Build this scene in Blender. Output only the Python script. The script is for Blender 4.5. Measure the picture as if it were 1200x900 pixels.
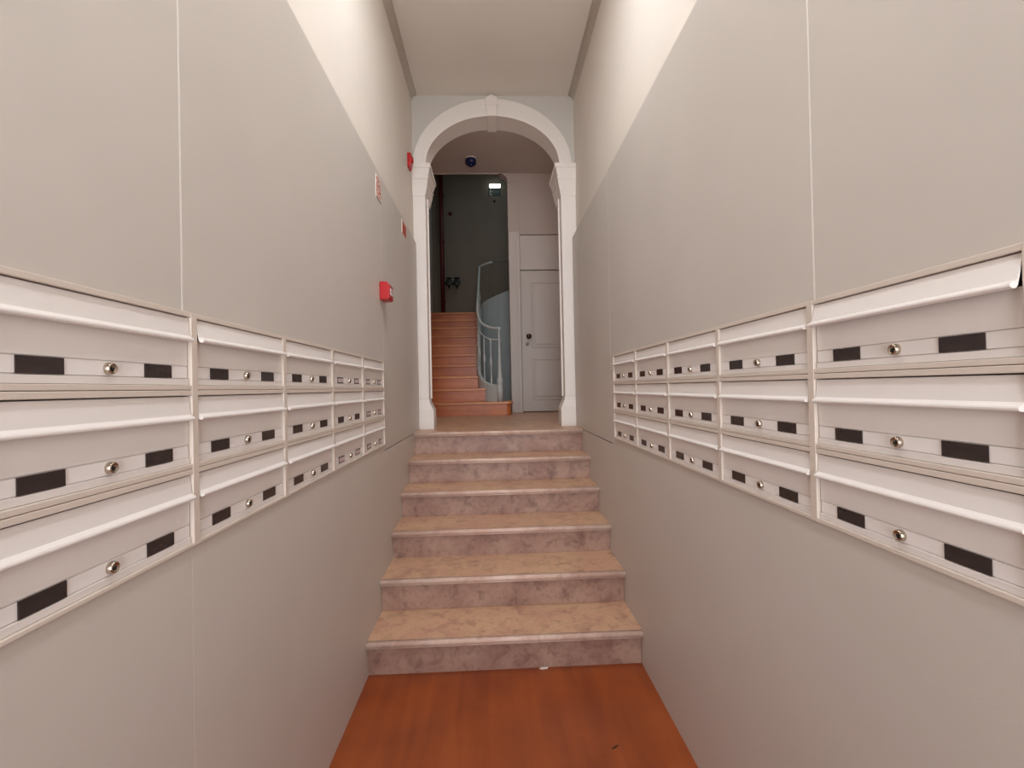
import bpy, math, random
from mathutils import Vector, Matrix
random.seed(4)
for o in list(bpy.data.objects): bpy.data.objects.remove(o)
scene = bpy.context.scene
COL = scene.collection

# ------------------------------------------------------------------ camera
EYE = 1.339
def make_camera():
    f, yaw, pitch, roll = 540.0, 0.0411, 0.0082, -0.0208
    cy, sy, cp, sp, cr, sr = math.cos(yaw), math.sin(yaw), math.cos(pitch), math.sin(pitch), math.cos(roll), math.sin(roll)
    fw = Vector((sy*cp, cy*cp, sp)); rt = Vector((cy, -sy, 0)); up = rt.cross(fw)
    rt2 = cr*rt + sr*up; up2 = cr*up - sr*rt
    cd = bpy.data.cameras.new('camera'); co = bpy.data.objects.new('camera', cd); COL.objects.link(co)
    m = Matrix((rt2, up2, -fw)).transposed().to_4x4(); m.translation = Vector((0, 0, EYE))
    co.matrix_world = m
    cd.sensor_fit = 'HORIZONTAL'; cd.sensor_width = 36.0; cd.lens = f/1200*36.0
    cd.clip_start = 0.02
    scene.camera = co
make_camera()

# ------------------------------------------------------------------ world, lights, exposure
w = bpy.data.worlds.new('world'); scene.world = w; w.use_nodes = True
w.node_tree.nodes['Background'].inputs[0].default_value = (0.75, 0.86, 1.0, 1)
w.node_tree.nodes['Background'].inputs[1].default_value = 1.0
def area(name, loc, target, sx, sy, power, col):
    l = bpy.data.lights.new(name, 'AREA'); l.shape = 'RECTANGLE'; l.size = sx; l.size_y = sy; l.energy = power; l.color = col
    o = bpy.data.objects.new(name, l); COL.objects.link(o); o.location = loc
    o.rotation_euler = (Vector(target)-Vector(loc)).to_track_quat('-Z', 'Y').to_euler()
    return o
# daylight through the street door behind the camera
area('street_daylight', (0.04, -1.75, 1.55), (0.04, 1.0, 1.80), 1.0, 2.5, 21.0, (0.94, 0.97, 1.0)).data.spread = math.radians(95)
# skylight over the stairwell
area('stairwell_skylight', (0.35, 7.3, 5.75), (0.3, 7.3, 0), 0.7, 0.8, 8.5, (0.72, 0.92, 1.0))
LAMP = 49.0          # emission of the corridor's opal ceiling lamps
scene.view_settings.view_transform = 'Standard'
scene.view_settings.look = 'None'
scene.view_settings.gamma = 1.0
scene.view_settings.exposure = 0.07
scene.view_settings.use_curve_mapping = False

# ------------------------------------------------------------------ materials
def lin(c):
    return tuple((x/12.92 if x <= .04045 else ((x+.055)/1.055)**2.4) for x in (v/255 for v in c))+(1,)
def mat(name, rgb, rough=.5, metal=0, bump=0, bscale=200, var=0, vscale=3, spec=.5, emit=None, es=0, coat=0, rgb2=None, stretch=(1,1,1)):
    m = bpy.data.materials.new(name); m.use_nodes = True
    nt = m.node_tree; b = nt.nodes['Principled BSDF']
    b.inputs['Base Color'].default_value = lin(rgb); b.inputs['Roughness'].default_value = rough
    b.inputs['Metallic'].default_value = metal; b.inputs['Specular IOR Level'].default_value = spec
    b.inputs['Coat Weight'].default_value = coat
    tc = nt.nodes.new('ShaderNodeTexCoord'); mp = nt.nodes.new('ShaderNodeMapping')
    mp.inputs['Scale'].default_value = stretch
    nt.links.new(tc.outputs['Object'], mp.inputs['Vector'])
    if var or rgb2:
        n = nt.nodes.new('ShaderNodeTexNoise'); n.inputs['Scale'].default_value = vscale; n.inputs['Detail'].default_value = 6
        nt.links.new(mp.outputs[0], n.inputs['Vector'])
        r = nt.nodes.new('ShaderNodeValToRGB')
        c1 = lin(rgb); c2 = lin(rgb2) if rgb2 else tuple(x*(1-var) for x in c1[:3])+(1,)
        r.color_ramp.elements[0].position = .35; r.color_ramp.elements[1].position = .65
        r.color_ramp.elements[0].color = c2; r.color_ramp.elements[1].color = c1
        nt.links.new(n.outputs['Fac'], r.inputs[0]); nt.links.new(r.outputs[0], b.inputs['Base Color'])
    if bump:
        n = nt.nodes.new('ShaderNodeTexNoise'); n.inputs['Scale'].default_value = bscale; n.inputs['Detail'].default_value = 3
        nt.links.new(mp.outputs[0], n.inputs['Vector'])
        bp = nt.nodes.new('ShaderNodeBump'); bp.inputs['Strength'].default_value = bump; bp.inputs['Distance'].default_value = .002
        nt.links.new(n.outputs['Fac'], bp.inputs['Height']); nt.links.new(bp.outputs[0], b.inputs['Normal'])
    if emit:
        b.inputs['Emission Color'].default_value = lin(emit); b.inputs['Emission Strength'].default_value = es
    return m

def marble(name, base, pink, dark, rough, amount):
    """reddish breccia limestone: blotches, veins and pale shells"""
    m = bpy.data.materials.new(name); m.use_nodes = True
    nt = m.node_tree; b = nt.nodes['Principled BSDF']; b.inputs['Roughness'].default_value = rough
    geo = nt.nodes.new('ShaderNodeNewGeometry')
    def noise(scale, detail, dist, off):
        mp = nt.nodes.new('ShaderNodeMapping'); mp.inputs['Location'].default_value = (off, off*.7, off*1.3)
        nt.links.new(geo.outputs['Position'], mp.inputs['Vector'])
        n = nt.nodes.new('ShaderNodeTexNoise'); n.inputs['Scale'].default_value = scale; n.inputs['Detail'].default_value = detail
        n.inputs['Distortion'].default_value = dist; n.inputs['Roughness'].default_value = .62
        nt.links.new(mp.outputs[0], n.inputs['Vector']); return n
    def ramp(src, a, z):
        r = nt.nodes.new('ShaderNodeMapRange'); r.inputs['From Min'].default_value = a; r.inputs['From Max'].default_value = z
        nt.links.new(src, r.inputs['Value']); return r.outputs[0]
    def mix(fac, c1, c2):
        x = nt.nodes.new('ShaderNodeMix'); x.data_type = 'RGBA'
        nt.links.new(fac, x.inputs['Factor'])
        for i, c in ((6, c1), (7, c2)):
            if isinstance(c, tuple): x.inputs[i].default_value = c
            else: nt.links.new(c, x.inputs[i])
        return x.outputs[2]
    def scaled(src, k):
        x = nt.nodes.new('ShaderNodeMath'); x.operation = 'MULTIPLY'; x.inputs[1].default_value = k
        nt.links.new(src, x.inputs[0]); return x.outputs[0]
    c = mix(ramp(noise(4.5, 6, .6, 3.1).outputs['Fac'], .42, .62), lin(base), lin(pink))
    c = mix(scaled(ramp(noise(13, 9, .5, 9.7).outputs['Fac'], .50, .72), amount), c, lin(dark))
    c = mix(scaled(ramp(noise(42, 6, .4, 17.3).outputs['Fac'], .52, .72), amount*.6), c, lin(dark))
    c = mix(scaled(ramp(noise(26, 4, 1.6, 5.5).outputs['Fac'], .70, .76), .55), c, lin((226, 205, 180)))
    nt.links.new(c, b.inputs['Base Color'])
    return m

def wood(name, c1, c2, rough, axis, scale=1.0, coat=.2):
    m = bpy.data.materials.new(name); m.use_nodes = True
    nt = m.node_tree; b = nt.nodes['Principled BSDF']; b.inputs['Roughness'].default_value = rough
    b.inputs['Coat Weight'].default_value = coat; b.inputs['Coat Roughness'].default_value = .3
    geo = nt.nodes.new('ShaderNodeNewGeometry'); mp = nt.nodes.new('ShaderNodeMapping')
    s = [22*scale]*3; s[axis] = 1.6*scale; mp.inputs['Scale'].default_value = s
    nt.links.new(geo.outputs['Position'], mp.inputs['Vector'])
    n = nt.nodes.new('ShaderNodeTexNoise'); n.inputs['Scale'].default_value = 1.0; n.inputs['Detail'].default_value = 7; n.inputs['Distortion'].default_value = .8
    nt.links.new(mp.outputs[0], n.inputs['Vector'])
    n2 = nt.nodes.new('ShaderNodeTexNoise'); n2.inputs['Scale'].default_value = 4; n2.inputs['Detail'].default_value = 4
    nt.links.new(geo.outputs['Position'], n2.inputs['Vector'])
    a = nt.nodes.new('ShaderNodeMath'); a.operation = 'ADD'; nt.links.new(n.outputs['Fac'], a.inputs[0]); nt.links.new(n2.outputs['Fac'], a.inputs[1])
    r = nt.nodes.new('ShaderNodeMapRange'); r.inputs['From Min'].default_value = .75; r.inputs['From Max'].default_value = 1.25
    nt.links.new(a.outputs[0], r.inputs['Value'])
    x = nt.nodes.new('ShaderNodeMix'); x.data_type = 'RGBA'; nt.links.new(r.outputs[0], x.inputs['Factor'])
    x.inputs[6].default_value = lin(c2); x.inputs[7].default_value = lin(c1)
    nt.links.new(x.outputs[2], b.inputs['Base Color'])
    return m

M = dict(
    plaster=mat('white_plaster', (230, 220, 209), .8, bump=.15, bscale=60, var=.04, vscale=2),
    ceiling=mat('ceiling_plaster', (230, 222, 211), .85, bump=.12, bscale=40, var=.05, vscale=1.5),
    spandrel=mat('spandrel_paint', (208, 202, 194), .7, bump=.1, bscale=60),
    arch=mat('arch_white_paint', (238, 229, 222), .5, bump=.05, bscale=80),
    panel=mat('taupe_laminate', (207, 197, 188), .42, bump=.12, bscale=420, var=.035, vscale=2.5),
    seam_light=mat('seam_highlight', (240, 234, 226), .5),
    frame=mat('beige_aluminium_frame', (216, 201, 188), .42, bump=.03, bscale=300),
    door=mat('white_box_enamel', (235, 226, 220), .38, bump=.03, bscale=400),
    strip=mat('box_label_strip', (240, 232, 227), .3),
    tray=mat('unlit_box_interior', (44, 40, 48), .7),  # dark colour paints in the shade inside the boxes
    window=mat('smoked_name_window', (58, 46, 44), .18, var=.35, vscale=30),
    card=mat('pale_name_card', (205, 180, 178), .6),
    chrome=mat('lock_chrome', (190, 176, 160), .2, metal=1),
    black=mat('keyhole_black', (16, 14, 14), .5),
    floorwood=wood('orange_varnished_wood', (162, 78, 30), (136, 60, 22), .36, 1, .6),
    stairwood=wood('reddish_pine_riser', (214, 122, 58), (182, 90, 42), .4, 0, .7),
    stairtread=wood('pale_pine_tread', (226, 152, 96), (204, 124, 72), .38, 0, .7),  # paler pine than the risers
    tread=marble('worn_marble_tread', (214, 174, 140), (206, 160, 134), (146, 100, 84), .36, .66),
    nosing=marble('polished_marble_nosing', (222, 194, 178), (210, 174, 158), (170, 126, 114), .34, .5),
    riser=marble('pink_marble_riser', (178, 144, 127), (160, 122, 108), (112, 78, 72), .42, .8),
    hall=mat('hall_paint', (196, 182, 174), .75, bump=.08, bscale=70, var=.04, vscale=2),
    hallceil=mat('hall_ceiling_paint', (216, 204, 196), .85, bump=.08, bscale=70),
    hdoor=mat('door_grey_white_paint', (205, 194, 188), .45, bump=.04, bscale=60),
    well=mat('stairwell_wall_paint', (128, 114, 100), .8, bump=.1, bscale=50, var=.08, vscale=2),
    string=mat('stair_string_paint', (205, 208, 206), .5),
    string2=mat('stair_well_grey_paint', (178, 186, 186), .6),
    shade_grey=mat('shade_grey_rail', (120, 118, 112), .5),  # stairwell dimness put into the colour of the upper rail and balusters
    red=mat('alarm_red_plastic', (184, 20, 26), .35),
    darkred=mat('dry_riser_red_paint', (88, 24, 22), .45),
    signred=mat('sign_red_print', (190, 72, 48), .5),
    signdark=mat('sign_dark_print', (96, 36, 26), .5),
    signwhite=mat('sign_white_plate', (240, 226, 214), .4),
    glass=mat('alarm_white_glass', (240, 225, 222), .1),
    blue=mat('dark_blue_plastic', (16, 26, 74), .35),
    valve=mat('black_cast_iron', (22, 24, 24), .45),
    knobm=mat('dark_bronze_knob', (96, 78, 66), .22, metal=1),
    green=mat('sign_dark_green', (28, 42, 34), .5),
    lamp=mat('opal_lamp_glass', (250, 240, 225), .3, emit=(243, 249, 255), es=LAMP),
    hall_fill=mat('hall_fill_glow', (250, 240, 225), .3, emit=(255, 243, 236), es=56.0),  # glow of the added hall light
    eml=mat('emergency_light_diffuser', (250, 255, 250), .3, emit=(236, 255, 246), es=5.0),
    emb=mat('emergency_light_body', (220, 220, 214), .4),
)

# ------------------------------------------------------------------ mesh helpers
class MB:
    def __init__(s): s.v = []; s.f = []; s.sm = []
    def add(s, vs, fs, smooth=False):
        n = len(s.v); s.v += [tuple(p) for p in vs]
        for q in fs: s.f.append(tuple(i+n for i in q)); s.sm.append(smooth)
        return s
    def box(s, x0, x1, y0, y1, z0, z1):
        vs = [(x, y, z) for z in (z0, z1) for y in (y0, y1) for x in (x0, x1)]
        return s.add(vs, [(0, 2, 3, 1), (4, 5, 7, 6), (0, 1, 5, 4), (2, 6, 7, 3), (0, 4, 6, 2), (1, 3, 7, 5)])
    def prism(s, pts, axis, a, b, smooth=False):
        """closed 2-D outline extruded along an axis; pts are the other two coordinates in order"""
        def P(p, t):
            q = list(p); q.insert(axis, t); return tuple(q)
        n = len(pts); vs = [P(p, a) for p in pts]+[P(p, b) for p in pts]
        fs = [tuple(range(n)), tuple(range(2*n-1, n-1, -1))]
        s.add(vs, fs)
        k = len(s.v)-2*n
        for i in range(n):
            j = (i+1) % n; s.f.append((k+i, k+n+i, k+n+j, k+j)); s.sm.append(smooth)
        return s
    def rings(s, rings, smooth=True, cap=True, closed=True):
        n = len(rings[0]); vs = [p for r in rings for p in r]; fs = []
        for i in range(len(rings)-1):
            for j in range(n if closed else n-1):
                k = (j+1) % n; fs.append((i*n+j, i*n+k, (i+1)*n+k, (i+1)*n+j))
        s.add(vs, fs, smooth)
        if cap:
            m = len(s.v)-len(vs)
            s.f.append(tuple(m+j for j in range(n))[::-1]); s.sm.append(False)
            s.f.append(tuple(m+(len(rings)-1)*n+j for j in range(n))); s.sm.append(False)
        return s
    def lathe(s, prof, c=(0, 0, 0), axis=2, seg=20):
        """prof: (radius, height) along an axis"""
        R = []
        for r, h in prof:
            ring = []
            for j in range(seg):
                t = 2*math.pi*j/seg; q = [r*math.cos(t), r*math.sin(t)]; q.insert(axis, h)
                ring.append(tuple(q[i]+c[i] for i in range(3)))
            R.append(ring)
        return s.rings(R)
    def tube(s, pts, r, seg=10):
        P = [Vector(p) for p in pts]; R = []
        for i, p in enumerate(P):
            d = (P[min(i+1, len(P)-1)]-P[max(i-1, 0)]).normalized()
            ref = Vector((0, 0, 1)) if abs(d.z) < .95 else Vector((1, 0, 0))
            a = d.cross(ref).normalized(); b = a.cross(d).normalized()
            rr = r[i] if isinstance(r, (list, tuple)) else r
            R.append([tuple(p+a*rr*math.cos(2*math.pi*j/seg)+b*rr*math.sin(2*math.pi*j/seg)) for j in range(seg)])
        return s.rings(R)
    def mesh(s, name):
        me = bpy.data.meshes.new(name); me.from_pydata(s.v, [], s.f); me.update()
        import bmesh
        bm = bmesh.new(); bm.from_mesh(me); bmesh.ops.recalc_face_normals(bm, faces=bm.faces); bm.to_mesh(me); bm.free()
        for p, t in zip(me.polygons, s.sm): p.use_smooth = t
        return me
    def build(s, name, m, parent=None, bevel=0, seg=2):
        o = bpy.data.objects.new(name, s.mesh(name)); COL.objects.link(o)
        o.data.materials.append(M[m])
        if parent: o.parent = parent
        if bevel:
            b = o.modifiers.new('bevel', 'BEVEL'); b.width = bevel; b.segments = seg; b.limit_method = 'ANGLE'; b.angle_limit = math.radians(40)
        return o
def obj_from(me, name, m, parent=None):
    o = bpy.data.objects.new(name, me); COL.objects.link(o)
    if not me.materials: me.materials.append(M[m])
    if parent: o.parent = parent
    return o
def tag(o, label=None, cat=None, group=None, kind=None):
    for k, v in (('label', label), ('category', cat), ('group', group), ('kind', kind)):
        if v: o[k] = v
    return o
def thing(name, label, cat, loc=(0, 0, 0), rz=0, group=None):
    o = bpy.data.objects.new(name, None); COL.objects.link(o); o.location = loc; o.rotation_euler = (0, 0, rz)
    o.empty_display_size = .05
    return tag(o, label, cat, group)

# ------------------------------------------------------------------ dimensions
XL, XR = -.640, .735             # plaster of the corridor walls
PL, PR = -.6121, .6879           # faces of the laminate panels
YA = 3.90                        # face of the arch wall
YB = 4.10                        # its hall side
YN = -1.60                       # street end behind the camera
CZ = EYE+2.485                   # corridor ceiling
LZ = 1.010                       # landing
HZ = EYE+2.83                    # hall ceiling
HL, HR = -1.12, 1.45             # hall walls
DY = 6.05                        # wall with the door
WY = 8.95                        # far wall of the stairwell

# ------------------------------------------------------------------ structure: corridor
fl = tag(MB().box(XL, XR, YN, 2.215, -.05, 0).build('floor', 'floorwood'), 'orange varnished wooden corridor floor before the marble steps', None, None, 'structure')
ce = tag(MB().box(XL-.1, XR+.1, YN, YB, CZ, CZ+.08).build('ceiling', 'ceiling'), 'pale plaster ceiling of the corridor', None, None, 'structure')
wl = tag(MB().box(XL-.12, XL, YN, YA+.02, 0, CZ).build('wall_left', 'plaster'), 'white plaster left wall with taupe panels and mailboxes', None, None, 'structure')
wr = tag(MB().box(XR, XR+.12, YN, YA+.02, 0, CZ).build('wall_right', 'plaster'), 'white plaster right wall with taupe panels and mailboxes', None, None, 'structure')
# street end behind the camera: wall with a doorway
sw = MB().box(XL-.12, -.46, YN-.1, YN, 0, CZ).box(.54, XR+.12, YN-.1, YN, 0, CZ).box(-.46, .54, YN-.1, YN, 2.9, CZ)
tag(sw.build('wall_front', 'plaster'), 'white wall with the street doorway', None, None, 'structure')
# rounded coves where ceiling meets the side walls
def cove(name, x, sgn):
    r = .045
    # concave quarter: from (x+r, CZ) to (x, CZ-r)
    pts = [(x, CZ)]+[(x+sgn*(r-r*math.sin(math.pi/2*i/8)), CZ-r*(1-math.cos(math.pi/2*i/8))) for i in range(9)]
    o = MB().prism(pts, 1, YN, YA, True).build(name, 'plaster')
    tag(o, None, None, None, 'structure')
cove('trim_1', XL, 1); cove('trim_2', XR, -1)

# mailbox banks
BW, PITCH = .4083, .1579
BANK = dict(left=dict(y0=2.5965, zt=EYE+.1652, zb=EYE-.3044), right=dict(y0=2.5954, zt=EYE+.173, zb=EYE-.2985))
NEAR = .545                      # near end of the banks

# laminate panels
G = .0016
def panel(side, poly, name='panel', bev=.0012):
    a, b = (XL, PL) if side == 'left' else (PR, XR)
    return MB().prism(poly, 0, a+(.0 if side == 'left' else 0), b).build(name, 'panel', wl if side == 'left' else wr, bev, 1)
def rect(y0, y1, z0, z1, g=G): return [(y0+g, z0), (y1-g, z0), (y1-g, z1), (y0+g, z1)]
def strip(side, y, z0, z1, wd=.0032):
    a, b = (XL, PL-.0004) if side == 'left' else (PR+.0004, XR)
    MB().box(a, b, y-wd/2, y+wd/2, z0, z1).build('seam_highlight', 'seam_light', wl if side == 'left' else wr)  # white strip paints in the light caught along the panel seam
YP = YA-.072
JZ = LZ-.004                     # joint at landing level
for side, top, s1, s2, low in (('left', EYE+1.2123, .937, 2.615, .955), ('right', EYE+1.2477, .952, 2.655, 1.86)):
    B = BANK[side]; zt, zb, y0 = B['zt'], B['zb'], B['y0']
    panel(side, rect(YN, s1, zt, top)); panel(side, rect(s1, s2, zt, top)); panel(side, rect(s2, YP, JZ, top))
    panel(side, rect(YN, NEAR, zb, zt))
    panel(side, rect(YN, low, 0, zb, .0002), bev=.0006)
    panel(side, [(low+.0002, 0), (YP-G, 0), (YP-G, JZ-.005), (s2-G, JZ-.005), (s2-G, zb), (low+.0002, zb)], bev=.0006)
    panel(side, rect(y0, s2, zb, zt))
    strip(side, s1, zt, top-.001); strip(side, s2, zt, top-.001)

# ------------------------------------------------------------------ mailboxes
def bank_frame(side):
    B = BANK[side]; y0, zt, zb = B['y0'], B['zt'], B['zb']
    x = PL if side == 'left' else PR
    t = thing('mailbox_cabinet', 'beige metal cabinet surround holding fifteen mailboxes on the %s wall' % side, 'cabinet', (x, (y0+NEAR)/2, zb))
    cx, cyy, cz = t.location
    s = 1 if side == 'left' else -1
    def bar(name, ya, yb, za, zc, out=.006):
        xa, xb = sorted((-s*.018, s*out))
        MB().box(xa, xb, ya-cyy, yb-cyy, za-cz, zc-cz).build(name, 'frame', t, .0012, 2)
    tf = .0098
    bar('top_rail', NEAR, y0, zt-tf, zt)
    for r in (1, 2):
        zz = zt-tf-r*PITCH+.1368*PITCH
        gap = .1312*PITCH
        bar('rail', NEAR, y0, zz-gap*.48, zz-.0006); bar('rail', NEAR, y0, zz-gap-.0006, zz-gap*.52)
    zz = zt-tf-3*PITCH+.1368*PITCH
    bar('bottom_rail', NEAR, y0, zb, zz-.0006)
    for k in range(6):
        yc = y0-k*BW; hw = .0095
        ya, yb = yc-hw, yc+hw
        if k == 0: ya, yb = y0-.010, y0
        bar('stile', ya, yb, zb, zt, .0066)
for sd in ('left', 'right'): bank_frame(sd)

HWD = .1935                      # half width of a mailbox front
P = PITCH
def box_meshes():
    d = {}
    # local frame: x along the wall, -y towards the corridor, z up from the top edge of the flap
    m = MB()
    m.box(-HWD, HWD, .0135, .019, -.862*P, -.003)                    # back tray
    m.box(-HWD, HWD, .002, .0134, -.862*P, -.855*P)
    d['body'] = m.mesh('body')
    m = MB()                                                          # door: face, groove lines, sloping ledge
    yf = .0015
    prof = [(yf, -.285*P), (yf, -.620*P), (yf+.0022, -.626*P), (yf+.0022, -.785*P), (yf-.0022, -.790*P), (yf-.0014, -.862*P), (yf+.010, -.862*P), (yf+.010, -.285*P)]
    m.prism(prof, 0, -HWD+.0015, HWD-.0015)
    d['door'] = m.mesh('door')
    m = MB(); prof = [(0, -.002), (-.0032, -.240*P), (-.0062, -.255*P), (-.0108, -.272*P), (-.0124, -.288*P), (-.0122, -.304*P), (-.0100, -.314*P), (-.0060, -.318*P), (-.0030, -.306*P), (-.0015, -.285*P), (.0016, -.0022)]
    m.prism(prof, 0, -HWD+.001, HWD-.001)
    d['flap'] = m.mesh('flap')
    m = MB().box(-HWD+.003, HWD-.003, .0012, .0036, -.776*P, -.634*P)
    d['label_strip'] = m.mesh('label_strip')
    hw, hh = .0335, .0118
    m = MB(); m.prism([(-hw, -hh), (hw, -hh), (hw, hh), (-hw, hh)], 1, -.0010, .0012)
    d['name_window'] = m.mesh('name_window')
    m = MB(); m.prism([(-hw+.004, -hh+.004), (hw-.004, -hh+.004), (hw-.004, hh-.004), (-hw+.004, hh-.004)], 1, -.0016, -.0010)
    d['name_card'] = m.mesh('name_card')
    m = MB(); m.lathe([(.0098, .002), (.0098, -.003), (.0090, -.0075), (.0078, -.0088), (.0070, -.0090), (.0066, -.0078), (.0001, -.0078)], axis=1, seg=20)
    d['lock'] = m.mesh('lock')
    m = MB(); m.lathe([(.0020, -.0074), (.0020, -.0086), (.0001, -.0086)], axis=1, seg=10); m.box(-.0009, .0009, -.0086, -.0076, -.0042, 0)
    d['keyhole'] = m.mesh('keyhole')
    return d
BM = box_meshes()
ROWS = ('top', 'middle', 'bottom')
COLS = ('in the column nearest the archway', 'second column from the archway', 'third column from the archway', 'fourth column from the archway', 'in the nearest column, largest in view')
AJAR = {('left', 3, 0): 6.5, ('left', 2, 0): 2, ('left', 2, 1): 4.0, ('left', 2, 2): 4.5, ('right', 4, 0): 9.0, ('left', 3, 1): 1.5, ('left', 3, 2): 1.5}
CARDS = {('left', 1, 0), ('left', 0, 0), ('left', 0, 1), ('left', 0, 2), ('left', 1, 2)}
def mailbox(side, c, r):
    B = BANK[side]; x = PL if side == 'left' else PR; s = 1 if side == 'left' else -1
    key = (side, c, r); ext = ''
    if AJAR.get(key, 0) > 5: ext = ' with flap ajar'
    lab = 'white mailbox%s, %s row, %s, %s wall' % (ext, ROWS[r], COLS[c], side)
    z = B['zt']-.0098-r*P
    t = thing('mailbox', lab, 'mailbox', (x+s*.001, B['y0']-(c+.5)*BW, z), math.pi/2*s, 'mailboxes on the %s wall' % side)
    body = obj_from(BM['body'], 'body', 'tray', t)
    door = obj_from(BM['door'], 'door', 'door', t)
    st = obj_from(BM['label_strip'], 'label_strip', 'strip', door)
    lk = obj_from(BM['lock'], 'lock', 'chrome', door); lk.location = (random.uniform(-.001, .001), .0014, -.706*P)
    kh = obj_from(BM['keyhole'], 'keyhole', 'black', door); kh.location = lk.location; kh.rotation_euler = (0, random.uniform(-.5, .5), 0)
    for dx in (-.110, .110):
        nw = obj_from(BM['name_window'], 'name_window', 'window', door); nw.location = (dx, .0004, -.706*P)
        if key in CARDS:
            nc = obj_from(BM['name_card'], 'name_card', 'card', door); nc.location = nw.location
    fp = obj_from(BM['flap'], 'flap', 'door', t); fp.rotation_euler = (-math.radians(AJAR.get(key, random.uniform(0, .5))), 0, 0)
    return t
for sd in ('left', 'right'):
    for c in range(5):
        for r in range(3): mailbox(sd, c, r)

# ------------------------------------------------------------------ marble steps
NY = (2.163, 2.442, 2.729, 3.007, 3.280, 3.5435)
NZ = (.170, .343, .507, .673, .840, LZ)
ms = thing('marble_staircase', 'pink-beige marble steps climbing between the panelled walls to the landing', 'stairs', (.04, NY[0], 0))
def local(o, root):
    o.parent = root; o.matrix_parent_inverse = Matrix.Translation(-Vector(root.location)); return o
for i in range(6):
    y, z = NY[i], NZ[i]
    yb = NY[i+1]+.045 if i < 5 else YA+.02
    th = .034; pts = []
    for j in range(9):
        t = math.pi/2-math.pi*j/8
        pts.append((y+.013-.013*math.cos(t), z-.0135+.0135*math.sin(t)))
    pts += [(y+.006, z-.028), (y+.012, z-th), (y+.026, z-th), (y+.026, z)]
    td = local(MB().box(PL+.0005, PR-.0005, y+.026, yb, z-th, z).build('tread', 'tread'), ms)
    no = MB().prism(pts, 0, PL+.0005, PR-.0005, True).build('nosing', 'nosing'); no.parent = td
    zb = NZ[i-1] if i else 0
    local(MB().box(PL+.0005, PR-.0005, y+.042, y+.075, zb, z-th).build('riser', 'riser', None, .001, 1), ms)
# chips of plaster fallen at the foot of the first riser are too small to pick apart

# ------------------------------------------------------------------ arch wall, pilasters, arch
CX = .036
SZ = EYE+1.884                   # springing
IA, IB = .571, .421              # inner half axes
OA, OB = .672, .565              # outer half axes
MA, MBx = .62, .49
def ell(a, b, n=48, t0=0, t1=math.pi): return [(CX+a*math.cos(t0+(t1-t0)*i/n), SZ+b*math.sin(t0+(t1-t0)*i/n)) for i in range(n+1)]
wb = MB()
# spandrel: from the middle of the arch band up to the ceiling, in strips
E1 = ell(MA, MBx); Ytop = HZ+.08
for i in range(48):
    (xa, za), (xb, zb_) = E1[i], E1[i+1]
    wb.prism([(xa, za), (xa, Ytop), (xb, Ytop), (xb, zb_)], 1, YA, YB-.01)
wb.box(HL-.1, CX-MA, YA, YB-.01, SZ, Ytop).box(CX+MA, HR+.1, YA, YB-.01, SZ, Ytop)
wb.box(HL-.1, XL-.002, YA, YB-.01, LZ, SZ).box(XR+.002, HR+.1, YA, YB-.01, LZ, SZ)
tag(wb.build('wall_back', 'spandrel'), 'pale grey wall above the arch at the corridor end', None, None, 'structure')
aw = thing('archway', 'white moulded round arch on two pilasters at the top of the steps', 'archway', (CX, YA, LZ))
def armb(mb, name, m='arch', parent=None, bevel=0):
    o = mb.build(name, m, None, bevel)
    if parent is None: return local(o, aw)
    o.parent = parent; return o
# arch band: swept profile, from the intrados at the back round to the outer edge on the face
def ring(a_in, a_out, b_in, b_out, y0, y1, n=64):
    m = MB(); A = ell(a_in, b_in, n); B = ell(a_out, b_out, n); R = []
    for (xi, zi), (xo, zo) in zip(A, B): R.append([(xi, y0, zi), (xo, y0, zo), (xo, y1, zo), (xi, y1, zi)])
    m.rings(R, smooth=False)
    return m
armb(ring(IA, OA, IB, OB, YA-.022, YB), 'arch_band', bevel=.004)
armb(ring(IA-.008, IA+.020, IB-.008, IB+.014, YA-.030, YA-.016), 'inner_bead', bevel=.003)
k = MB()                                                             # keystone wedge with a pointed top
def wedge(y0, y1, zb, zt, wb_, wt):
    return [(CX-wb_, zb), (CX+wb_, zb), (CX+wt, zt), (CX, zt+.03), (CX-wt, zt)]
k.prism(wedge(0, 0, SZ+IB-.016, SZ+OB-.005, .040, .050), 1, YA-.046, YB+.006)
ks = armb(k, 'keystone', bevel=.004)
k = MB().prism([(CX-.052, SZ+OB-.066), (CX+.052, SZ+OB-.066), (CX+.052, SZ+OB-.052), (CX-.052, SZ+OB-.052)], 1, YA-.052, YA-.040)
kb = k.build('keystone_band', 'arch'); kb.parent = ks; kb.matrix_parent_inverse = Matrix.Identity(4)
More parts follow.
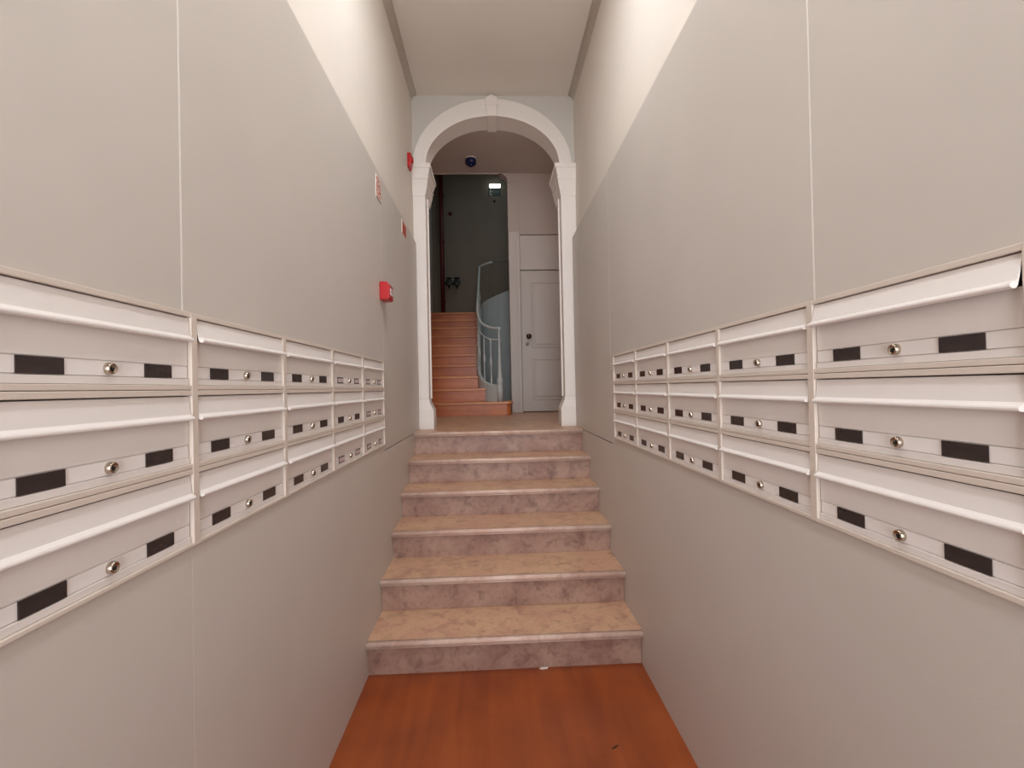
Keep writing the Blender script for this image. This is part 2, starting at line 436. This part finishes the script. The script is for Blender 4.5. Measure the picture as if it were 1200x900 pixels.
# pilasters
def pil_rings(prof, side, back=YA+.11, bk=0):
    R = []
    for z, off in prof:
        xi = CX+side*(IA-off); xo = (XL+.0005) if side < 0 else (XR-.0005)
        yf, ybk = YA-.028-off*.7, back+off*bk
        R.append([(xi, yf, z), (xo, yf, z), (xo, ybk, z), (xi, ybk, z)])
    return MB().rings(R, smooth=False)
for side in (-1, 1):
    p = bpy.data.objects.new('pilaster', None); COL.objects.link(p); p.empty_display_size = .05
    local(p, aw)
    cap = [(SZ-.262, .0), (SZ-.245, .004), (SZ-.215, .010), (SZ-.185, .016), (SZ-.160, .021), (SZ-.128, .024), (SZ-.127, .030), (SZ-.112, .030), (SZ-.111, .026), (SZ-.095, .029), (SZ-.070, .036), (SZ-.045, .0415), (SZ-.038, .042), (SZ-.037, .050), (SZ, .050)]
    armb(pil_rings(cap, side, YB+.06, 1.3), 'capital', parent=p)
    armb(pil_rings([(LZ+.25, 0), (SZ-.262, 0)], side), 'shaft', parent=p, bevel=.004)
    armb(pil_rings([(LZ, .040), (LZ+.155, .040), (LZ+.158, .036), (LZ+.172, .030), (LZ+.190, .020), (LZ+.215, .008), (LZ+.25, .0)], side), 'plinth', parent=p)
    xj = CX+side*(IA+.030); xw = XL+.0005 if side < 0 else XR-.0005
    armb(MB().box(min(xj, xw), max(xj, xw), YA+.1105, YB+.06, LZ, SZ-.262), 'jamb', parent=p)
    # slim bead standing on the inner reveal
    xa = CX+side*(IA-.0005); xb = CX+side*(IA-.012)
    armb(MB().box(min(xa, xb), max(xa, xb), YA+.070, YA+.095, LZ+.25, SZ-.25), 'reveal_bead', parent=p)

# ------------------------------------------------------------------ hall beyond the arch
tag(MB().box(HL, HR, YA+.021, WY, LZ-.06, LZ).build('floor', 'tread'), 'marble floor of the landing beyond the arch', None, None, 'structure')
tag(MB().box(HL-.1, HR+.1, YB-.01, DY+.0, HZ, HZ+.08).build('ceiling', 'hallceil'), 'grey-pink ceiling of the hall beyond the arch', None, None, 'structure')
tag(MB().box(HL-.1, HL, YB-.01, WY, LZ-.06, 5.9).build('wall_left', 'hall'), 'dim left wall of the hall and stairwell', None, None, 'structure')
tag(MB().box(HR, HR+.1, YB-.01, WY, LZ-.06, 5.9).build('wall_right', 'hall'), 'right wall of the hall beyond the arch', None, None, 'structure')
# wall with the door and the rounded upper corner of the stair opening
OX, DT = .240, .16
pts = [(OX, LZ), (OX, HZ-.105)]
for i in range(1, 9):
    t = math.pi/2*i/8; pts.append((OX-.105+.105*math.cos(t), HZ-.105+.105*math.sin(t)))
pts += [(OX-.105, HZ), (HR, HZ), (HR, LZ)]
DX0, DX1, TZ, DZ = .388, 1.20, EYE+2.02, EYE+1.552
m = MB()
m.prism([(OX, LZ), (OX, HZ-.105), (DX0, HZ-.105), (DX0, LZ)], 1, DY, DY+DT)
m.prism([(OX, HZ-.105)]+pts[2:10]+[(OX-.105, HZ), (DX0, HZ), (DX0, HZ-.105)], 1, DY, DY+DT)
m.box(DX0, DX1, DY, DY+DT, TZ, HZ).box(DX1, HR, DY, DY+DT, LZ, HZ)
tag(m.build('wall_back', 'hall', None, .003), 'hall wall with a white door beside the stair opening', None, None, 'structure')
tag(MB().box(HL, OX-.105, DY-.006, DY+.012, HZ-.012, HZ+.03).build('trim_3', 'hall'), 'thin edge trim over the stair opening', None, None, 'structure')
# upper storey wall over the opening (seen only from inside the stairwell)
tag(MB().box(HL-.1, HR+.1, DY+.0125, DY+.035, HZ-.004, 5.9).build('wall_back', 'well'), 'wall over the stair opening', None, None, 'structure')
# door
dr = thing('door_1', 'grey-white panelled door under a plain overpanel in the hall', None, ((DX0+DX1)/2, DY, LZ)); tag(dr, kind='structure')
def dp(mb, name, m='hdoor', parent=None, bevel=.004):
    o = mb.build(name, m, None, bevel); o.parent = parent or dr
    o.matrix_parent_inverse = Matrix.Translation(-Vector(dr.location)); return o
leaf = dp(MB().box(DX0+.004, DX1-.004, DY+.030, DY+.07, LZ+.012, DZ-.006), 'leaf', bevel=.003)
dp(MB().box(DX0, DX1, DY+.018, DY+.07, DZ+.004, TZ-.004), 'overpanel', bevel=.004)
dp(MB().box(DX0-.148, DX0, DY-.018, DY, LZ, TZ+.03), 'casing', bevel=.006)
dp(MB().box(DX1, DX1+.13, DY-.018, DY, LZ, TZ+.03), 'casing', bevel=.006)
dp(MB().box(DX0-.05, DX0-.004, DY-.026, DY-.0181, LZ, TZ+.026), 'casing_bead', bevel=.004)
def raised(x0, x1, z0, z1):
    R = []
    for d, y in ((0, DY+.0299), (.006, DY+.022), (.018, DY+.022), (.030, DY+.0285), (.060, DY+.021)):
        R.append([(x0+d, y, z0+d), (x1-d, y, z0+d), (x1-d, y, z1-d), (x0+d, y, z1-d)])
    return MB().rings(R, smooth=False)
for z0, z1 in ((EYE+.52, EYE+1.40), (EYE-.17, EYE+.385)):
    o = raised(DX0+.135, DX1-.13, z0, z1).build('door_panel', 'hdoor'); o.parent = leaf
kx, kz = .483, EYE+.672
o = MB().lathe([(.030, 0), (.030, -.004), (.013, -.008), (.011, -.030), (.022, -.036), (.034, -.050), (.035, -.062), (.026, -.074), (.0005, -.078)], (kx, DY+.030, kz), 1, 20).build('knob', 'knobm'); o.parent = leaf
o = MB().lathe([(.021, 0), (.021, -.005), (.016, -.008), (.012, -.016), (.0005, -.017)], (kx-.018, DY+.030, kz-.098), 1, 16).build('lock_cylinder', 'chrome'); o.parent = leaf

# stairwell shell
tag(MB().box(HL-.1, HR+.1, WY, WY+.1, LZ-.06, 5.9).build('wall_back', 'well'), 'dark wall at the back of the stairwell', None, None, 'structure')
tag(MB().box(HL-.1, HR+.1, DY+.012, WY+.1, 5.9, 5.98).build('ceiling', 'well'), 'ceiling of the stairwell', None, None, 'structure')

# ------------------------------------------------------------------ wooden staircase
SY, TR, RI = 5.55, .27, .165
ws = thing('wooden_staircase', 'reddish wooden stairs with turned white balustrade beyond the arch', 'stairs', (-.6, SY, LZ))
def sp(mb, name, m, parent=None, bevel=0):
    o = mb.build(name, m, None, bevel)
    if parent is None: return local(o, ws)
    o.parent = parent; return o
SX = -.195                       # face of the closed string
def spath(y):                    # plan of the curved string: x at depth y
    pts = [(5.66, .100), (5.70, .06), (5.75, .005), (5.80, -.045), (5.87, -.095), (5.95, -.137), (6.05, -.168), (6.17, -.186), (6.30, SX), (9, SX)]
    for (a, xa), (b, xb) in zip(pts, pts[1:]):
        if a <= y <= b: return xa+(xb-xa)*(y-a)/(b-a)
    return pts[0][1] if y < pts[0][0] else SX
for i in range(10):
    y = SY+TR*i; z = LZ+RI*(i+1)
    yb = y+TR+.03 if i < 9 else y+.3
    if i == 0:
        # bullnose end
        out = [(HL+.004, yb+.3), (HL+.004, y)]
        out += [(.14+.10*math.sin(math.pi/2*j/6), y+.10-.10*math.cos(math.pi/2*j/6)) for j in range(7)]+[(.24, DY-.03)]
        out = [(HL+.004, y), (.185, y), (.213, y+.008), (.231, y+.026), (.240, y+.055), (.240, DY-.022), (HL+.004, DY-.022)]
        sp(MB().prism(out, 2, z-.03, z), 'tread', 'stairtread', None, .006)
        inn = [(HL+.004, y+.025), (.165, y+.025), (.192, y+.033), (.208, y+.050), (.216, y+.078), (.216, DY-.024), (HL+.004, DY-.024)]
        sp(MB().prism(inn, 2, LZ, z-.03), 'riser', 'stairwood')
    else:
        xe = spath(y+.02)-(.012 if i > 1 else .02)
        if i == 9: xe = SX-.012
        sp(MB().box(HL+.004, xe, y, yb, z-.03, z), 'tread', 'stairtread', None, .006)
        sp(MB().box(HL+.004, xe-.004, y+.025, y+.05, z-RI, z-.03), 'riser', 'stairwood')
tag(MB().box(HL+.004, HR, SY+TR*9+.3, WY, LZ+RI*10-.2, LZ+RI*10).build('floor', 'stairwood'), 'wooden floor at the head of the stairs', None, None, 'structure')
# string: curved ribbon with thickness, top following the nosings
def nose(y): return LZ+RI+(y-SY)*RI/TR
def strtop(y):
    # eased at the foot
    pts = [(5.66, EYE+.005), (5.75, EYE+.02), (5.85, EYE+.055), (5.95, EYE+.105), (6.05, EYE+.17), (6.17, EYE+.25)]
    for (a, za), (b, zb) in zip(pts, pts[1:]):
        if a <= y <= b: return za+(zb-za)*(y-a)/(b-a)
    return nose(y)+.05 if y > 6.17 else pts[0][1]
ys = [5.66, 5.70, 5.75, 5.80, 5.87, 5.95, 6.05, 6.17, 6.30, 6.6, 7.0, 7.5, 7.98]
R = []
for j, y in enumerate(ys):
    x = spath(y); y2 = ys[min(j+1, len(ys)-1)]; y1 = ys[max(j-1, 0)]
    d = Vector((spath(y2)-spath(y1), y2-y1)).normalized(); n = Vector((d.y, -d.x))*.022
    zb = LZ+RI
    R.append([(x-n.x, y-n.y, zb), (x+n.x, y+n.y, zb), (x+n.x, y+n.y, strtop(y)), (x-n.x, y-n.y, strtop(y))])
st = sp(MB().rings(R, smooth=False), 'string', 'string')
sp(MB().tube([(spath(y), y, strtop(y)+.004) for y in ys], .024, 8), 'string_cap', 'string', None)
# newel
nz = LZ+RI; NX, NYY = .085, 5.665
H = EYE+.735-nz
prof = [(.034, 0), (.034, .19), (.028, .20), (.036, .225), (.040, .25), (.034, .285), (.024, .30), (.030, .315), (.026, .335), (.021, .40), (.018, .52), (.015, .60), (.019, .62), (.014, .64), (.012, .70), (.012, H-.02), (.018, H-.01), (.018, H)]
sp(MB().lathe(prof, (NX, NYY, nz), 2, 16), 'newel', 'string')
# hand rail and middle rail
def railz(y):
    pts = [(5.66, EYE+.735), (5.75, EYE+.75), (5.85, EYE+.79), (5.95, EYE+.85), (6.05, EYE+.92), (6.17, EYE+1.0)]
    for (a, za), (b, zb) in zip(pts, pts[1:]):
        if a <= y <= b: return za+(zb-za)*(y-a)/(b-a)
    return (EYE+1.0+(y-6.17)*RI/TR) if y > 6.17 else pts[0][1]
ry = [5.655, 5.70, 5.75, 5.80, 5.87, 5.95, 6.05, 6.17, 6.30, 6.7, 7.2, 7.7, 8.0]
# return wall plan (curved well wall rising to the right)
RP = [(-.195, 8.00), (-.175, 7.93), (-.13, 7.87), (-.06, 7.815), (.03, 7.775), (.13, 7.745), (.25, 7.725), (.40, 7.71), (.60, 7.70)]
def rtop(i):
    s = 0
    for a, b in zip(RP[:i], RP[1:i+1]): s += math.hypot(b[0]-a[0], b[1]-a[1])
    return EYE+1.42+.36*s
up = [(RP[i][0], RP[i][1], EYE+2.10+.13*(RP[i][0]+.195)) for i in range(len(RP))]
sp(MB().tube([(spath(y), y, railz(y)) for y in ry]+up[1:5], .0165, 10), 'handrail', 'string')
sp(MB().tube([(spath(y), y, railz(y)-.145) for y in ry], .010, 8), 'middle_rail', 'string')
sp(MB().tube(up[4:], .014, 10), 'upper_rail', 'shade_grey')
def baluster(x, y, z0, z1):
    L = z1-z0
    pr = [(.012, 0), (.012, .05*L), (.008, .08*L), (.0075, .40*L), (.012, .43*L), (.017, .50*L), (.012, .57*L), (.0075, .60*L), (.0075, .93*L), (.011, L)]
    sp(MB().lathe(pr, (x, y, z0), 2, 10), 'baluster', 'string')
for y in (5.775, 5.89, 6.04, 6.22, 6.42, 6.64, 6.86, 7.08, 7.30, 7.52, 7.74):
    baluster(spath(y), y, strtop(y)+.02, railz(y)-.145)
for i in (3, 4, 5, 6): sp(MB().tube([(RP[i][0], RP[i][1]+.015, rtop(i)), (RP[i][0], RP[i][1]+.015, up[i][2]-.01)], .006, 8), 'baluster', 'shade_grey')
R = []
for i, (x, y) in enumerate(RP):
    R.append([(x, y, LZ), (x+.01, y+.03, LZ), (x+.01, y+.03, rtop(i)), (x, y, rtop(i))])
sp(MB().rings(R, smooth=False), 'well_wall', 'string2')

# ------------------------------------------------------------------ fittings on the corridor's left wall
# manual call point
t = thing('fire_alarm_call_point', 'red break-glass fire alarm box on the left wall above the mailboxes', 'fire alarm', (PL, 2.60, EYE+.55))
m = MB(); m.prism([(0, -.050), (.046, -.050), (.054, -.040), (.054, .030), (.040, .050), (0, .050)], 1, -.05, .05)
m.build('housing', 'red', t, .005, 3)
o = MB().box(.054, .0565, -.030, .030, -.022, .016).build('break_glass', 'glass', t, .001)
MB().box(.0565, .0572, -.012, .012, -.006, .000).build('press_mark', 'black', t)
# safety sign above it
t = thing('safety_sign', 'small white sign with red pictograms above the red alarm box', 'sign', (PL, 2.565, EYE+1.115))
MB().box(0, .0025, -.056, .056, -.062, .062).build('plate', 'signwhite', t)
MB().box(.0025, .0030, -.047, .047, -.044, .054).build('red_field', 'signred', t)
for (a, b, c, d) in ((-.036, -.006, .010, .044), (.006, .036, .010, .044), (-.036, .036, -.010, .000), (-.036, -.010, -.038, -.018), (.0, .036, -.036, -.026)):
    MB().box(.0030, .0034, a, b, c, d).build('pictogram', 'signwhite', t)
for (a, b, c, d) in ((-.026, -.016, .018, .032), (.012, .024, .014, .030), (-.047, .047, -.060, -.056)):
    MB().box(.0034, .0038, a, b, c, d).build('pictogram_mark', 'signdark', t)
# small red sign nearer the arch
t = thing('fire_sign', 'small plain red sign with white edge near the arch', 'sign', (PL, 3.297, EYE+1.14))
MB().box(0, .0025, -.080, .075, -.046, .050).build('plate', 'signwhite', t)
MB().box(.0025, .0032, -.058, .070, -.040, .042).build('red_field', 'signred', t)
# sounder by the capital
t = thing('alarm_sounder', 'red alarm sounder on the upper left wall beside the capital', 'alarm', (XL, 3.69, EYE+1.822))
m = MB(); m.prism([(0, .052), (.026, .052), (.030, .044), (.030, -.016), (.022, -.058), (0, -.060)], 1, -.045, .045)
m.build('housing', 'red', t, .006, 3)
MB().lathe([(.028, .028), (.028, .034), (.022, .040), (.0005, .041)], (0, 0, .010), 0, 18).build('sounder_dome', 'red', t)

# ------------------------------------------------------------------ fittings in hall and stairwell
t = thing('ceiling_sensor', 'dark blue dome-shaped sensor on the hall ceiling', 'sensor', (-.218, 5.66, HZ))
MB().lathe([(.072, 0), (.072, -.012), (.068, -.014)], seg=24).build('base', 'hallceil', t)
MB().lathe([(.068, -.014), (.068, -.060), (.060, -.072), (.036, -.078)], seg=24).build('housing', 'blue', t)
MB().lathe([(.034, -.078), (.030, -.092), (.018, -.101), (.0005, -.103)], seg=20).build('lens', 'blue', t)
t = thing('emergency_light', 'lit white emergency light high on the dark stairwell wall', 'light', (.115, WY, EYE+3.92))
MB().box(-.112, .112, -.035, 0, -.042, .042).build('body', 'emb', t, .006)
MB().box(-.108, .108, -.062, -.0351, -.034, .034).build('diffuser', 'eml', t, .012, 3)
t = thing('exit_sign', 'small dark green exit sign under the emergency light', 'sign', (.062, WY, EYE+3.82))
MB().box(-.075, .16, -.004, 0, -.075, .075).build('plate', 'green', t)
MB().box(-.048, -.036, -.006, -.0041, -.062, .062).build('pictogram', 'signwhite', t)
for zz in (-.056, .056): MB().box(-.036, -.002, -.006, -.0041, zz-.006, zz+.006).build('pictogram', 'signwhite', t)
MB().box(-.014, .0, -.006, -.0041, -.004, .016).build('pictogram', 'signwhite', t)
def disc(name, label, cat, x, z, r, m):
    t = thing(name, label, cat, (x, WY, EYE+z))
    MB().lathe([(r, 0), (r, -.014), (r*.8, -.02)], axis=1, seg=18).build('base', m, t)
    MB().lathe([(r*.72, -.02), (r*.5, -.03), (.0005, -.034)], axis=1, seg=18).build('cover', m, t)
disc('wall_sounder', 'small black round fitting below the exit sign', 'wall fitting', .10, 3.64, .022, 'black')
disc('wall_bell', 'small dark red round fitting high beside the red pipe', 'wall fitting', -.76, 3.40, .036, 'darkred')
t = thing('jamb_glint', 'tiny white disc standing for a reflection on the edge of the stair opening', 'glint', (OX+.012, DY, EYE+2.665))  # white disc added in place of a reflection on the corner
MB().lathe([(.016, 0), (.016, -.006), (.009, -.01), (.009, -.02), (.0005, -.022)], axis=1, seg=14).build('glint_disc', 'signwhite', t)
# dry riser pipe with its twin outlet
t = thing('fire_riser_pipe', 'dark red vertical pipe with black twin hose outlets in the stairwell', 'pipe', (-.925, WY-.085, LZ+10*RI))
MB().tube([(0, 0, 0), (0, 0, 5.88-(LZ+10*RI))], .040, 14).build('pipe', 'darkred', t)
for zz in (.35, 1.5, 2.4): MB().box(-.048, .048, -.02, .083, zz, zz+.03).build('bracket', 'darkred', t, .004)
hz = .705
MB().tube([(.03, 0, hz), (.14, 0, hz), (.27, 0, hz)], .020, 12).build('branch', 'valve', t)
for x in (.125, .275):
    MB().lathe([(.030, .03), (.042, 0), (.050, -.03), (.050, -.055), (.064, -.06), (.064, -.085), (.046, -.09), (.0005, -.092)], (x, 0, hz), 1, 16).build('outlet', 'valve', t)
    MB().lathe([(.016, -.10), (.016, .085), (.052, .09), (.052, .11), (.012, .115)], (x, 0, hz), 2, 14).build('valve_wheel', 'valve', t)

# ------------------------------------------------------------------ corridor ceiling lamps (out of the picture above the camera)
for i, (y, lab) in enumerate(((1.75, 'slim round ceiling lamp nearer the steps'), (.0, 'slim round ceiling lamp by the street door'))):
    t = thing('ceiling_lamp', lab, 'lamp', (.045, y, CZ), 0, 'corridor ceiling lamps')
    MB().lathe([(.215, 0), (.215, -.022), (.205, -.024), (.204, -.012), (.001, -.012)], seg=32).build('rim', 'emb', t)
    MB().lathe([(.2, -.013), (.2, -.018), (.001, -.019)], seg=32).build('diffuser', 'lamp', t)
t = thing('ceiling_lamp', 'added unseen lamp brightening the hall just beyond the arch', 'lamp', (.2, 4.55, HZ))  # unseen lamp added to lift the brightness of the hall
MB().lathe([(.11, 0), (.11, -.02), (.10, -.025)], seg=24).build('base', 'emb', t)
MB().lathe([(.098, -.025), (.094, -.045), (.07, -.068), (.035, -.08), (.001, -.083)], seg=24).build('fill_dome', 'hall_fill', t)

# ------------------------------------------------------------------ litter on the floor
MBx2 = MB().prism([(-.022, -.004), (-.004, -.007), (.016, -.004), (.021, .003), (.004, .006), (-.015, .005)], 2, 0, .006)
o = tag(MBx2.build('plaster_chip', 'signwhite', None, .001), 'white plaster chip at the foot of the first marble step', 'debris'); o.location = (.215, 2.196, .0005)
o = tag(MB().tube([(-.014, -.006, .002), (-.004, -.002, .003), (.004, .003, .0025), (.013, .004, .005)], [.0012, .0022, .002, .0008], 6).build('scrap', 'black'), 'dark curled scrap lying on the orange wooden floor', 'debris'); o.location = (.425, 1.70, .0004)
